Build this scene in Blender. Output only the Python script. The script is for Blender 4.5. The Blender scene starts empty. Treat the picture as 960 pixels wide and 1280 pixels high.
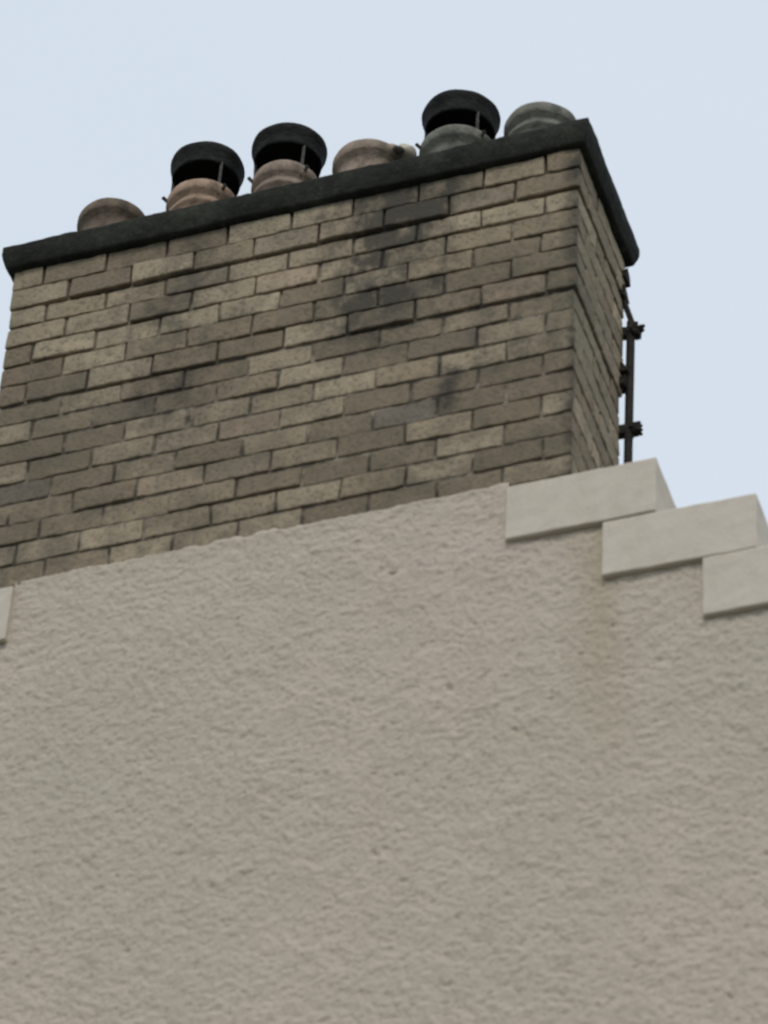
import bpy, bmesh, math, random
import numpy as np
from mathutils import Matrix, Vector, noise
random.seed(7); rng=np.random.default_rng(5)
S=bpy.context.scene
BZ=10.66            # height of chimney base above ground
W,H,D=2.1,1.564,0.543
C,T=0.055,0.104
CH=16; CP=H/CH      # courses

def link(o,parent=None):
    S.collection.objects.link(o)
    if parent: o.parent=parent
    return o
def empty(name):
    return link(bpy.data.objects.new(name,None))

# ------------------------------------------------------------ materials
class NT:
    def __init__(s,name):
        s.m=bpy.data.materials.new(name); s.m.use_nodes=True
        s.t=s.m.node_tree; s.b=s.t.nodes['Principled BSDF']
        s.b.inputs['Roughness'].default_value=.9
        s.b.inputs['Specular IOR Level'].default_value=.2
        s.co=s.t.nodes.new('ShaderNodeTexCoord')
    def n(s,t,**k):
        n=s.t.nodes.new(t)
        for a,b in k.items(): setattr(n,a,b)
        return n
    def l(s,a,b): s.t.links.new(a,b)
    def noise(s,scale,detail=4,rough=.6,vec=None,stretch=None,dist=0):
        n=s.n('ShaderNodeTexNoise'); n.inputs['Scale'].default_value=scale
        n.inputs['Detail'].default_value=min(detail,5); n.inputs['Roughness'].default_value=rough
        n.inputs['Distortion'].default_value=dist
        v=vec or s.co.outputs['Object']
        if stretch:
            m=s.n('ShaderNodeMapping'); m.inputs['Scale'].default_value=stretch
            s.l(v,m.inputs[0]); v=m.outputs[0]
        s.l(v,n.inputs['Vector']); return n.outputs['Fac']
    def ramp(s,fac,stops):
        r=s.n('ShaderNodeValToRGB'); e=r.color_ramp.elements
        while len(e)<len(stops): e.new(.5)
        for i,(p,c) in enumerate(stops):
            e[i].position=p; e[i].color=(c,c,c,1) if not hasattr(c,'__len__') else (*c,1)
        s.l(fac,r.inputs[0]); return r.outputs[0]
    def mix(s,fac,a,b,bt='MIX'):
        m=s.n('ShaderNodeMix',data_type='RGBA',blend_type=bt)
        for sock,v in ((m.inputs[0],fac),(m.inputs[6],a),(m.inputs[7],b)):
            if isinstance(v,(int,float)): sock.default_value=v
            elif isinstance(v,tuple): sock.default_value=(*v,1)
            else: s.l(v,sock)
        return m.outputs[2]
    def math(s,op,a,b=None,c=None):
        m=s.n('ShaderNodeMath',operation=op)
        for i,v in enumerate((a,b,c)):
            if v is None: continue
            if isinstance(v,(int,float)): m.inputs[i].default_value=v
            else: s.l(v,m.inputs[i])
        return m.outputs[0]
    def bump(s,h,dist,strength=1,prev=None):
        b=s.n('ShaderNodeBump'); b.inputs['Distance'].default_value=dist; b.inputs['Strength'].default_value=strength
        s.l(h,b.inputs['Height'])
        if prev: s.l(prev,b.inputs['Normal'])
        return b.outputs[0]
    def out(s,col,nrm=None,rough=None):
        s.l(col,s.b.inputs['Base Color'])
        if nrm: s.l(nrm,s.b.inputs['Normal'])
        if rough is not None: s.b.inputs['Roughness'].default_value=rough
        return s.m

def band(k,x,c,w,jit,amt):
    xx=k.math('ADD',x,k.math('MULTIPLY',k.math('SUBTRACT',jit,.5),amt))
    d=k.math('ABSOLUTE',k.math('SUBTRACT',xx,c))
    return k.math('MAXIMUM',k.math('SUBTRACT',1.0,k.math('DIVIDE',d,w)),0.0)

def soot(k,n1,n2):
    """weathering mask in stack coordinates: runs below the flues, damp foot, wet corner"""
    pos=k.n('ShaderNodeSeparateXYZ'); k.l(k.co.outputs['Object'],pos.inputs[0])
    x,y,z=pos.outputs
    z=k.math('SUBTRACT',z,BZ); top=k.math('DIVIDE',z,H)
    nz=k.noise(5,5,.7,stretch=(1.2,1,.7))
    front=k.math('LESS_THAN',y,.03)
    def sc(v,s): return k.math('MULTIPLY',v,s)
    b1=sc(k.math('MULTIPLY',band(k,x,.66,.27,nz,.9),k.ramp(top,[(.1,.15),(.5,.7),(.9,.8)])),1.2)
    b2=sc(k.math('MULTIPLY',band(k,x,1.42,.33,nz,1.0),k.ramp(top,[(.42,.05),(.62,.75),(.9,1)])),1.9)
    b3=sc(k.math('MULTIPLY',band(k,x,2.10,.06,nz,.05),k.math('LESS_THAN',y,.006)),1.3)
    b4=sc(k.math('MULTIPLY',band(k,x,1.66,.085,nz,.15),k.ramp(top,[(.24,0),(.28,1),(.38,1),(.42,0)])),1.7)
    b5=k.math('MULTIPLY',band(k,x,.15,.45,nz,.8),k.ramp(top,[(.0,.6),(.6,.4),(.9,0)]))
    b6=k.math('MULTIPLY',band(k,x,1.9,.4,nz,.8),k.ramp(top,[(.15,0),(.35,.7),(.62,.6),(.75,0)]))
    low=k.math('MULTIPLY',k.ramp(top,[(0,.62),(.45,.2),(.75,0)]),k.ramp(n1,[(.36,.3),(.6,1)]))
    b=k.math('MAXIMUM',k.math('MAXIMUM',b1,b2),k.math('MAXIMUM',b4,b5))
    b=k.math('MAXIMUM',b,k.math('MAXIMUM',b6,low))
    b=k.math('MULTIPLY',b,k.math('ADD',k.math('MULTIPLY',front,.7),.3))
    b=k.math('MAXIMUM',b,b3)
    b=k.math('MULTIPLY',b,k.ramp(n2,[(.34,1.0),(.5,.8),(.66,.3)]))
    return b,top
def mat_brick():
    k=NT('weathered_brick')
    at=k.n('ShaderNodeAttribute',attribute_name='bcol')
    sep=k.n('ShaderNodeSeparateColor'); k.l(at.outputs['Color'],sep.inputs[0])
    base=k.ramp(sep.outputs[0],[(0,(.25,.195,.135)),(.25,(.36,.285,.195)),(.6,(.43,.35,.245)),(.85,(.46,.375,.26)),(1,(.38,.285,.205))])
    base=k.mix(k.ramp(sep.outputs[1],[(.86,0),(.98,.7)]),base,(.14,.13,.118))
    n1=k.noise(2.2,5,.65); n2=k.noise(11,5,.65); n3=k.noise(60,3,.6)
    base=k.mix(k.ramp(n2,[(.32,.55),(.58,0)]),base,(.19,.165,.12))
    base=k.mix(k.ramp(n3,[(.32,.6),(.5,0)]),base,(.11,.095,.072))
    base=k.mix(k.ramp(n1,[(.42,0),(.65,.35)]),base,(.14,.135,.095))
    b,top=soot(k,n1,n2)
    b=k.math('MULTIPLY',b,k.ramp(sep.outputs[2],[(0,.65),(1,1.0)]))
    b=k.math('MINIMUM',b,.85)
    col=k.mix(b,base,(.050,.047,.041))
    nr=k.bump(n3,.006,.9)
    return k.out(col,nr,.95)
def mat_mortar():
    k=NT('old_mortar')
    n1=k.noise(2.2,5,.65); n2=k.noise(11,5,.65)
    c=k.ramp(n2,[(.34,(.05,.045,.036)),(.48,(.13,.11,.085)),(.62,(.34,.295,.23))])
    b,top=soot(k,n1,n2)
    c=k.mix(k.math('MINIMUM',b,.85),c,(.03,.028,.025))
    return k.out(c,k.bump(k.noise(90,2),.004))
def mat_cap():
    k=NT('sooty_mossy_concrete')
    c=k.ramp(k.noise(7,5,.7),[(.3,(.017,.018,.016)),(.55,(.033,.034,.028)),(.75,(.062,.064,.047))])
    c=k.mix(k.ramp(k.noise(38,4,.6),[(.55,0),(.72,.5)]),c,(.08,.08,.065))
    nr=k.bump(k.noise(34,5,.75),.014); return k.out(c,nr,.95)
def mat_render():
    k=NT('roughcast_harling')
    n0=k.noise(.9,4,.6); n1=k.noise(6,5,.65); n2=k.noise(62,3,.65)
    c=k.ramp(n0,[(.3,(.56,.475,.40)),(.5,(.54,.47,.385)),(.7,(.51,.46,.365))])
    c=k.mix(k.ramp(n1,[(.35,.30),(.6,0)]),c,(.44,.385,.305))
    c=k.mix(k.ramp(n2,[(.30,.6),(.45,0)]),c,(.29,.25,.195))
    c=k.mix(k.ramp(n2,[(.58,0),(.72,.35)]),c,(.64,.57,.48))
    pos=k.n('ShaderNodeSeparateXYZ'); k.l(k.co.outputs['Object'],pos.inputs[0])
    nz=k.noise(3,5,.7,stretch=(1.5,1,.4))
    st=k.math('MULTIPLY',band(k,pos.outputs[0],2.2,.15,nz,.4),k.ramp(k.math('SUBTRACT',pos.outputs[2],BZ-1.5),[(0.1,0),(.9,.5)]))
    c=k.mix(st,c,(.38,.325,.21))
    ed=k.ramp(k.math('SUBTRACT',pos.outputs[2],BZ-1),[(.93,0),(1.0,.35)])
    c=k.mix(k.math('MULTIPLY',ed,k.ramp(n1,[(.4,.2),(.6,1)])),c,(.30,.26,.20))
    nr=k.bump(n2,.006,.9)
    return k.out(c,nr,.97)
def mat_stone():
    k=NT('painted_coping_stone')
    c=k.ramp(k.noise(2.5,4,.6),[(.3,(.58,.515,.43)),(.7,(.65,.585,.495))])
    c=k.mix(k.ramp(k.noise(18,5,.7),[(.3,.35),(.55,0)]),c,(.45,.39,.315))
    c=k.mix(k.ramp(k.noise(1.6,5,.7,stretch=(3,1,.7)),[(.48,0),(.7,.5)]),c,(.44,.385,.29))
    return k.out(c,k.bump(k.noise(70,3),.003,.6),.9)
def mat_clay(name,a,b,d):
    k=NT(name)
    c=k.ramp(k.noise(8,5,.65),[(.3,a),(.7,b)])
    c=k.mix(k.ramp(k.noise(6,5,.7,stretch=(1,1,.5)),[(.42,0),(.62,.9)]),c,d)
    return k.out(c,k.bump(k.noise(50,3),.006),.9)
def mat_simple(name,a,b,scale=12,rough=.6,metal=0,bd=.002):
    k=NT(name); c=k.ramp(k.noise(scale,4,.65),[(.35,a),(.65,b)])
    k.b.inputs['Metallic'].default_value=metal
    return k.out(c,k.bump(k.noise(scale*4,2),bd),rough)
def mat_slate():
    k=NT('roof_slate'); br=k.n('ShaderNodeTexBrick'); br.inputs['Scale'].default_value=4
    br.inputs['Color1'].default_value=(.06,.065,.075,1); br.inputs['Color2'].default_value=(.09,.09,.1,1)
    br.inputs['Mortar'].default_value=(.02,.02,.02,1); k.l(k.co.outputs['Object'],br.inputs['Vector'])
    return k.out(br.outputs[0],None,.7)

M_BR=mat_brick();M_MO=mat_mortar();M_CAP=mat_cap();M_RE=mat_render();M_ST=mat_stone()
M_CLA=mat_clay('clay_buff',(.34,.225,.155),(.52,.38,.28),(.11,.092,.07))
M_CLB=mat_clay('clay_grey',(.15,.15,.125),(.27,.265,.22),(.065,.068,.054))
M_CLC=mat_clay('clay_brown',(.14,.105,.078),(.23,.18,.135),(.055,.05,.04))
M_CLD=mat_clay('clay_pinkish',(.27,.205,.16),(.40,.315,.25),(.09,.082,.066))
M_BLK=mat_simple('black_coated_metal',(.009,.0095,.009),(.027,.028,.026),14,.9,.0,.006)
M_WIRE=mat_simple('dull_steel_strap',(.05,.047,.043),(.13,.125,.115),30,.7,.2)
M_INN=mat_simple('flue_soot',(.012,.012,.012),(.025,.024,.022),10,.95)
M_RUST=mat_simple('rusted_iron',(.018,.017,.015),(.042,.036,.029),25,.85,.0,.006)

# ------------------------------------------------------------ mesh helpers
def mesh_obj(name,bm,mats,parent=None,smooth=False):
    me=bpy.data.meshes.new(name); bmesh.ops.recalc_face_normals(bm,faces=bm.faces[:])
    bm.to_mesh(me); bm.free()
    for m in mats: me.materials.append(m)
    if smooth:
        for p in me.polygons: p.use_smooth=True
    return link(bpy.data.objects.new(name,me),parent)

def box(bm,a,b,jit=0,mi=0,bev=0):
    x0,y0,z0=a;x1,y1,z1=b
    vs=[bm.verts.new((x+random.uniform(-jit,jit),y+random.uniform(-jit,jit),z+random.uniform(-jit,jit)))
        for z in(z0,z1) for (x,y) in((x0,y0),(x1,y0),(x1,y1),(x0,y1))]
    fs=[bm.faces.new([vs[i] for i in q]) for q in((3,2,1,0),(4,5,6,7),(0,1,5,4),(1,2,6,5),(2,3,7,6),(3,0,4,7))]
    for f in fs: f.material_index=mi
    if bev:
        es=list({e for f in fs for e in f.edges})
        r=bmesh.ops.bevel(bm,geom=es,offset=bev,segments=2,affect='EDGES',profile=.6)
        for f in r['faces']: f.material_index=mi
    return fs

# ------------------------------------------------------------ chimney stack
stack=empty('chimney_stack')
bm=bmesh.new(); lay=bm.loops.layers.color.new('bcol')
J=.0095; L=.2335; HB=.1165; TH=.105
def course(i):
    z0=BZ+i*CP+J*.5+random.uniform(-.001,.001); z1=BZ+(i+1)*CP-J*.5+random.uniform(-.001,.001)
    pr=.014 if i>=CH-2 else (.007 if i>=CH-7 else 0)
    if i in (CH-3,CH-8): z1-=.008
    odd=i%2
    out=[]
    X0,X1,Y0,Y1=-pr,W+pr,-pr,D+pr
    sh=random.uniform(-.02,.02)
    for back in (0,1):
        x=X1; first=True
        while x>X0+.02:
            l=HB+sh if (first and odd) else L
            if not first: l+=random.uniform(-.010,.010)
            xa=max(x-l,X0)
            if xa-X0<.05: xa=X0
            dep=(L-J) if (first and odd) or (xa==X0 and odd) else TH
            ya,yb=(Y0,Y0+dep) if not back else (Y1-dep,Y1)
            out.append((xa+(J*.5 if xa>X0 else 0),x-(0 if first else J*.5),ya,yb))
            x=xa; first=False
    for side in (0,1):
        ya=Y0+((L) if odd else (TH+J)); ye=Y1-((L) if odd else (TH+J))
        n=max(1,round((ye-ya)/L)); s=(ye-ya)/n
        for q in range(n):
            a=ya+q*s+(J*.5 if q else 0); b=ya+(q+1)*s-(J*.5 if q<n-1 else 0)
            if b-a<.03: continue
            xx=(X1-TH,X1) if not side else (X0,X0+TH)
            out.append((xx[0],xx[1],a,b))
    return [(a,b,c,d,z0,z1) for a,b,c,d in out]
allb=[b for i in range(CH) for b in course(i)]
for (xa,xb,ya,yb,z0,z1) in allb:
    tmp=bmesh.new(); o=random.uniform(-.003,.004)
    fs=box(tmp,(xa,ya+o,z0),(xb,yb+o,z1),.003,0,.006)
    if ya<.01 or xb>W-.01:
        for ax,lo,hi in ((0,xa,xb),(1,ya,yb)):
            n=int((hi-lo)/.03)
            for q in range(1,n+1):
                co=[0,0,0];no=[0,0,0];co[ax]=lo+(hi-lo)*q/(n+1);no[ax]=1
                bmesh.ops.bisect_plane(tmp,geom=tmp.verts[:]+tmp.edges[:]+tmp.faces[:],plane_co=co,plane_no=no)
        for v in tmp.verts:
            v.co+=noise.noise_vector(v.co*38)*.0036
    g=random.random(); h=random.random(); q=random.random()
    mp={}
    for v in tmp.verts: mp[v]=bm.verts.new(v.co)
    for f in tmp.faces:
        nf=bm.faces.new([mp[v] for v in f.verts])
        for lp in nf.loops: lp[lay]=(g,h,q,1)
    tmp.free()
mesh_obj('brickwork',bm,[M_BR],stack)
bm=bmesh.new(); box(bm,(.007,.007,BZ-.4),(W-.007,D-.007,BZ+H-.002)); mesh_obj('mortar_core',bm,[M_MO],stack)
def slab(name,x0,x1,y0,y1,z0,z1,mat,parent,step,amp,bev):
    bm=bmesh.new(); box(bm,(x0,y0,z0),(x1,y1,z1),0,0,bev)
    for ax,lo,hi in ((0,x0,x1),(1,y0,y1),(2,z0,z1)):
        n=int((hi-lo)/step)
        for q in range(1,n+1):
            co=[0,0,0];no=[0,0,0];co[ax]=lo+(hi-lo)*q/(n+1);no[ax]=1
            bmesh.ops.bisect_plane(bm,geom=bm.verts[:]+bm.edges[:]+bm.faces[:],plane_co=co,plane_no=no)
    for v in bm.verts:
        t=(v.co.z-z0)/(z1-z0)
        if t<.5:
            cx,cy=(x0+x1)/2,(y0+y1)/2
            v.co.x+=-math.copysign(.018*(1-2*t),v.co.x-cx)*(abs(v.co.x-cx)>(x1-x0)/2-.03)
            v.co.y+=-math.copysign(.018*(1-2*t),v.co.y-cy)*(abs(v.co.y-cy)>(y1-y0)/2-.03)
        v.co+=noise.noise_vector(v.co*6)*amp+noise.noise_vector(v.co*34)*amp*.8
    return mesh_obj(name,bm,[mat],parent,True)
slab('cap_slab',-C,W+C,-C,D+C,BZ+H,BZ+H+T,M_CAP,stack,.022,.0042,.007)
bm=bmesh.new(); box(bm,(.04,.04,BZ+H+T-.01),(W-.04,D-.04,BZ+H+T+.05),0,0,.03); mesh_obj('flaunching',bm,[M_MO],stack)

# ------------------------------------------------------------ chimney pots
ZT=BZ+H+T
def lathe(bm,prof,mi,c,seg=40,wob=0):
    rings=[]
    for r,z in prof:
        rings.append([bm.verts.new((c[0]+r*math.cos(a)*(1+wob*math.sin(2*a+1)),c[1]+r*math.sin(a),c[2]+z)) for a in [2*math.pi*i/seg for i in range(seg)]])
    for A,B in zip(rings,rings[1:]):
        for i in range(seg):
            f=bm.faces.new((A[i],A[(i+1)%seg],B[(i+1)%seg],B[i])); f.material_index=mi; f.smooth=True
    return rings
def rod(bm,a,b,r,mi,seg=6,r2=None):
    a=Vector(a);b=Vector(b);d=(b-a).normalized();u=d.orthogonal().normalized();w=d.cross(u)
    ra=[[bm.verts.new(p+(u*math.cos(t)+w*math.sin(t))*rr) for t in [2*math.pi*i/seg for i in range(seg)]] for p,rr in ((a,r),(b,r if r2 is None else r2))]
    for i in range(seg):
        bm.faces.new((ra[0][i],ra[0][(i+1)%seg],ra[1][(i+1)%seg],ra[1][i])).material_index=mi
    bm.faces.new(ra[0]).material_index=mi; bm.faces.new(ra[1][::-1]).material_index=mi
def pot(x,clay,h,r,hood=None,rings=1,extra=None):
    bm=bmesh.new(); y=D/2; c=(0,0,0)
    pr=[(r*.98,-.02),(r*.97,.05),(r*.90,.07),(r*.86,h-.12)]
    if rings==2: pr+=[(r*.94,h-.115),(r*.95,h-.10),(r*.87,h-.09)]
    pr+=[(r*.86,h-.065),(r*.97,h-.055),(r,h-.045),(r,h-.015),(r*.97,h-.003),(r*.92,h),(r*.80,h-.004)]
    lathe(bm,pr,0,c,wob=.015)
    lathe(bm,[(r*.80,h-.004),(r*.76,h-.05),(r*.74,0)],1,c)
    if hood:
        hz,hr=hood
        lathe(bm,[(hr*.86,hz-.055),(hr*.90,hz-.057),(hr*.91,hz-.045),(hr*.955,hz+.0),(hr*1.0,hz+.012),(hr*1.01,hz+.025),(hr*.99,hz+.036),(hr*.7,hz+.052),(hr*.3,hz+.062),(.001,hz+.064)],2,c,wob=.012)
        lathe(bm,[(hr*.86,hz-.055),(hr*.92,hz+.008),(hr*.6,hz+.025),(.001,hz+.03)],1,c)
        for q in range(3):
            a=math.radians(200+120*q); ca,sa=math.cos(a),math.sin(a)
            rod(bm,(r*.9*ca,r*.9*sa,h-.06),(hr*.87*ca,hr*.87*sa,hz-.03),.006,3)
        for q in range(2):
            a=math.radians(215+110*q); ca,sa=math.cos(a),math.sin(a)
            rod(bm,(r*1.0*ca,r*1.0*sa,h-.035),(r*1.14*ca,r*1.14*sa,h-.02),.007,3)
    if extra: extra(bm)
    for v in bm.verts: v.co+=noise.noise_vector(v.co*14+Vector((x*9,0,0)))*.0035
    o=mesh_obj('chimney_pot',bm,[clay,M_INN,M_BLK,M_WIRE,M_ST])
    o.location=(x,y,ZT); o.rotation_euler=(random.uniform(-.03,.03),random.uniform(-.035,.035),0)
    return o
def broken_lug(bm):
    for rad,off,mi in ((.036,(.112,-.060,.375),0),(.034,(.150,-.03,.40),4),(.022,(.135,-.075,.365),3)):
        r=bmesh.ops.create_icosphere(bm,subdivisions=3,radius=rad)
        for v in r['verts']:
            v.co.z*=.85; v.co+=noise.noise_vector(v.co*30+Vector(off)*9)*.013; v.co+=Vector(off)
            for f in v.link_faces: f.material_index=mi; f.smooth=True
pot(.200,M_CLC,.405,.132)
pot(.562,M_CLA,.395,.132,(.560,.138),2)
pot(.888,M_CLD,.395,.124,(.545,.139),2)
pot(1.206,M_CLD,.405,.136,None,1,broken_lug)
pot(1.556,M_CLB,.355,.140,(.500,.142),1)
pot(1.872,M_CLB,.393,.136,None,2)

# rusted aerial bracket on the rear corner of the stack
bm=bmesh.new()
bx,by=W+.031,D+.012
rod(bm,(bx-.006,by,BZ+.44),(bx+.004,by,BZ+1.25),.016,0,8)
for zz in (1.20,.72):
    box(bm,(W-.02,by-.016,BZ+zz-.020),(bx+.036,by+.016,BZ+zz+.016),.007)
    for q in range(18):
        a=random.uniform(0,6.28);e=random.uniform(-.9,.7);l=random.uniform(.02,.05)
        p=Vector((bx+.014,by,BZ+zz))
        rod(bm,p,p+Vector((math.cos(a)*math.cos(e),math.sin(a)*math.cos(e)*.6,math.sin(e)))*l,.020,0,5,.005)
rod(bm,(W-.01,by-.02,BZ+1.44),(bx+.02,by,BZ+1.20),.011,0)
rod(bm,(W-.01,by-.02,BZ+1.00),(bx,by,BZ+.90),.009,0)
for zz in (1.46,1.0,1.38,.93):
    box(bm,(W-.02,by-.045,BZ+zz-.018),(W+.026,by+.012,BZ+zz+.018),.010)
mesh_obj('aerial_bracket',bm,[M_RUST])

# ------------------------------------------------------------ house
house=empty('harled_gable_house')
X1,RUN,HS,Z1=1.8957,.3222,.2369,-.0361
LX=.175; NST=9; SL=.498
xr=X1+NST*RUN; xl=LX-NST*RUN
def topz(x):
    if x<LX: i=int((LX-x)/RUN)+1; return Z1-i*HS
    if x>X1: i=int((x-X1)/RUN)+1; return Z1-i*HS
    return 0.
def vnoise(X,Z,s,seed):
    r=np.random.default_rng(seed).random((256,256)); u=X*s+1000;v=Z*s+1000
    i=np.floor(u).astype(int);j=np.floor(v).astype(int);fu=u-i;fv=v-j
    fu=fu*fu*(3-2*fu);fv=fv*fv*(3-2*fv)
    g=lambda a,b:r[a%256,b%256]
    return (g(i,j)*(1-fu)+g(i+1,j)*fu)*(1-fv)+(g(i,j+1)*(1-fu)+g(i+1,j+1)*fu)*fv-.5
st=.0065
xs=np.arange(xl,xr+st,st); zs=np.arange(0,-3.2,-st)
XX,ZZ=np.meshgrid(xs,zs)
ca,sa=math.cos(.5),math.sin(.5)
UU=XX*ca+ZZ*sa; VV=-XX*sa+ZZ*ca
wx=vnoise(XX,ZZ,7,21)*.08; wz=vnoise(XX,ZZ,7,22)*.08
d=vnoise(UU,VV,3,1)*.007+vnoise(XX+wx,ZZ+wz,17,2)*.003+vnoise(UU+wz,VV+wx,41,3)*.0032+vnoise(XX+wz,ZZ,72,4)*.0042+vnoise(XX,ZZ,118,5)*.004
pits=vnoise(UU+wx,VV+wz,37,6)+vnoise(XX,ZZ,60,7)*.3; d-=np.clip(-pits-.46,0,1)*.06
YY=-.020-d
ZZ=ZZ.copy(); ZZ[0,:]+=vnoise(xs,xs*0,25,9)*.022+vnoise(xs,xs*0,5,10)*.016+vnoise(xs,xs*0,60,12)*.008; YY[0,:]=np.minimum(YY[0,:],-.012)+.006
tz=np.array([topz(x+st*.5) for x in xs])
nz_,nx_=XX.shape
co=np.stack([XX,YY,ZZ+BZ],-1).reshape(-1,3)
lip=np.stack([xs,np.full(nx_,.02),ZZ[0]+BZ+.004],-1)
co=np.vstack([co,lip]); base=nz_*nx_
J0,I0=np.meshgrid(np.arange(nz_-1),np.arange(nx_-1),indexing='ij')
ok=(zs[J0]<=tz[I0]+.004+HS*.35*((tz[I0]<-.01)))
a=(J0*nx_+I0)[ok]
F=np.stack([a,a+nx_,a+nx_+1,a+1],-1)
ii=np.arange(nx_-1); ii=ii[tz[:-1]>-.01]
F=np.vstack([F,np.stack([base+ii,ii,ii+1,base+ii+1],-1)])
me=bpy.data.meshes.new('gable_harling'); me.vertices.add(len(co)); me.vertices.foreach_set('co',co.ravel())
me.loops.add(F.size); me.loops.foreach_set('vertex_index',F.ravel().astype(np.int32))
me.polygons.add(len(F)); me.polygons.foreach_set('loop_start',(np.arange(len(F))*4).astype(np.int32))
me.polygons.foreach_set('use_smooth',np.ones(len(F),bool)); me.update(calc_edges=True); me.validate()
me.materials.append(M_RE); link(bpy.data.objects.new('gable_harling',me),house)
bm=bmesh.new()
prof=[]
for i in range(NST-1,-1,-1):
    a=X1+i*RUN; b=X1+(i+1)*RUN; prof+=[(b,BZ+Z1-(i+1)*HS-.003),(a,BZ+Z1-(i+1)*HS-.003)]
prof+=[(X1,BZ-.03),(LX,BZ-.03)]
for i in range(NST):
    b=LX-i*RUN; a=b-RUN; prof+=[(b,BZ+Z1-(i+1)*HS-.003),(a,BZ+Z1-(i+1)*HS-.003)]
poly=[(xl,0),(xr,0)]+prof
vf=[bm.verts.new((x,.022,z)) for x,z in poly]; vb=[bm.verts.new((x,.5,z)) for x,z in poly]
bm.faces.new(vf); bm.faces.new(vb[::-1])
for i in range(len(poly)): j=(i+1)%len(poly); bm.faces.new((vf[i],vf[j],vb[j],vb[i]))
mesh_obj('gable_masonry',bm,[M_RE],house)
bm=bmesh.new(); box(bm,(xl,-.022,0),(xr,.018,BZ-3.19)); mesh_obj('lower_harling',bm,[M_RE],house)
bm=bmesh.new()
def cstone(x0,x1,z1):
    tmp=bmesh.new(); box(tmp,(x0,-.040,z1-HS+.0025),(x1,.36,z1-.0015),.003,0,.006)
    for ax,lo,hi in ((0,x0,x1),(1,-.04,.36),(2,z1-HS,z1)):
        n=int((hi-lo)/.04)
        for q in range(1,n+1):
            co=[0,0,0];no=[0,0,0];co[ax]=lo+(hi-lo)*q/(n+1);no[ax]=1
            bmesh.ops.bisect_plane(tmp,geom=tmp.verts[:]+tmp.edges[:]+tmp.faces[:],plane_co=co,plane_no=no)
    for v in tmp.verts: v.co+=noise.noise_vector(v.co*18)*.0022
    mp={v:bm.verts.new(v.co) for v in tmp.verts}
    for f in tmp.faces: bm.faces.new([mp[v] for v in f.verts])
    tmp.free()
for i in range(NST):
    cstone(X1+i*RUN,X1+i*RUN+SL,BZ+Z1-i*HS)
    cstone(LX-i*RUN-SL,LX-i*RUN,BZ+Z1-i*HS)
mesh_obj('crow_steps',bm,[M_ST],house)
bm=bmesh.new(); mx=(xl+xr)/2; ze=BZ+Z1-(NST+1)*HS; zr=BZ-.45
DEP=9
for s,xe in ((1,xr+.2),(-1,xl-.2)):
    v=[bm.verts.new(p) for p in ((mx,.37,zr),(xe,.37,ze-.1),(xe,DEP,ze-.1),(mx,DEP,zr),(mx,.37,zr-.12),(xe,.37,ze-.22),(xe,DEP,ze-.22),(mx,DEP,zr-.12))]
    for q in((0,1,2,3),(7,6,5,4),(0,4,5,1),(1,5,6,2),(2,6,7,3),(3,7,4,0)): bm.faces.new([v[i] for i in q])
mesh_obj('slate_roof',bm,[mat_slate()],house)
bm=bmesh.new(); box(bm,(xl+.003,.503,0),(xr-.003,DEP-.1,ze-.23)); mesh_obj('side_walls',bm,[M_RE],house)

# ------------------------------------------------------------ ground, pavement
def sheet(name,x0,x1,y0,y1,z,mat):
    bm=bmesh.new(); bm.faces.new([bm.verts.new(p) for p in((x0,y0,z),(x1,y0,z),(x1,y1,z),(x0,y1,z))]); mesh_obj(name,bm,[mat])
sheet('ground',-600,600,-600,600,0,mat_simple('grass_ground',(.06,.08,.035),(.10,.11,.06),3,.95))
sheet('road',-40,40,-20,-5,.004,mat_simple('asphalt',(.045,.045,.047),(.06,.06,.06),20,.9))
bm=bmesh.new(); box(bm,(-40,-4.99,0),(40,-.023,.12),0,0,.01); mesh_obj('pavement',bm,[mat_simple('paving_concrete',(.22,.21,.19),(.30,.29,.26),6,.9)])

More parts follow.
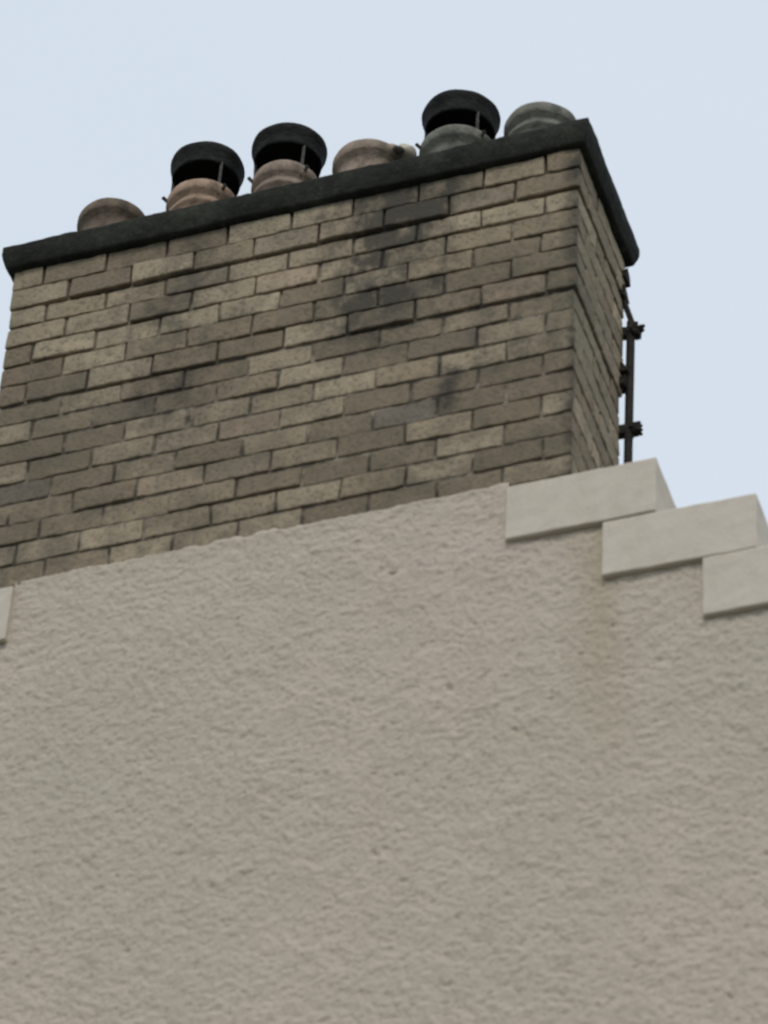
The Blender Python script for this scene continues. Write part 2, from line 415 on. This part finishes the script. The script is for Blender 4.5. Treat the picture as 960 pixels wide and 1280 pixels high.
# ------------------------------------------------------------ light
w=bpy.data.worlds.new('World'); S.world=w; w.use_nodes=True; t=w.node_tree
for n in list(t.nodes): t.nodes.remove(n)
el,az=math.radians(48),math.radians(165)
sky=t.nodes.new('ShaderNodeTexSky'); sky.sky_type='NISHITA'; sky.sun_disc=False; sky.sun_elevation=el; sky.sun_rotation=az
sky.air_density=1; sky.dust_density=3
b1=t.nodes.new('ShaderNodeBackground'); b1.inputs[1].default_value=.10; t.links.new(sky.outputs[0],b1.inputs[0])
tc=t.nodes.new('ShaderNodeTexCoord'); nn=t.nodes.new('ShaderNodeTexNoise'); nn.inputs['Scale'].default_value=2.2; nn.inputs['Detail'].default_value=4
t.links.new(tc.outputs['Generated'],nn.inputs['Vector'])
rp=t.nodes.new('ShaderNodeValToRGB'); rp.color_ramp.elements[0].position=.3; rp.color_ramp.elements[1].position=.7
rp.color_ramp.elements[0].color=(.71,.80,.905,1); rp.color_ramp.elements[1].color=(.765,.845,.935,1)
t.links.new(nn.outputs['Fac'],rp.inputs[0])
b2=t.nodes.new('ShaderNodeBackground'); t.links.new(rp.outputs[0],b2.inputs[0])
ms=t.nodes.new('ShaderNodeMixShader'); ms.inputs[0].default_value=.88
o=t.nodes.new('ShaderNodeOutputWorld')
t.links.new(b1.outputs[0],ms.inputs[1]); t.links.new(b2.outputs[0],ms.inputs[2]); t.links.new(ms.outputs[0],o.inputs[0])
sl=bpy.data.lights.new('sun','SUN'); sl.energy=1.15; sl.angle=math.radians(20); sl.color=(1,.94,.85)
so=link(bpy.data.objects.new('sun',sl))
dv=Vector((math.sin(az)*math.cos(el),math.cos(az)*math.cos(el),math.sin(el)))
so.rotation_euler=dv.to_track_quat('Z','Y').to_euler(); so.location=dv*40

# ------------------------------------------------------------ camera
cd=bpy.data.cameras.new('camera'); cam=link(bpy.data.objects.new('camera',cd)); S.camera=cam
M=Matrix.Rotation(.3668,3,'Z')@Matrix.Rotation(2.3285,3,'X')@Matrix.Rotation(.0617,3,'Z')
cam.matrix_world=Matrix.Translation((4.8989,-8.9398,BZ-9.0609))@M.to_4x4()
cd.sensor_fit='HORIZONTAL'; cd.sensor_width=36; cd.lens=5067.9/960*36
cd.clip_end=3000; cd.clip_start=.1
cd.dof.use_dof=True; cd.dof.focus_distance=20; cd.dof.aperture_fstop=6
S.view_settings.view_transform='Standard'; S.view_settings.look='None'; S.view_settings.exposure=0
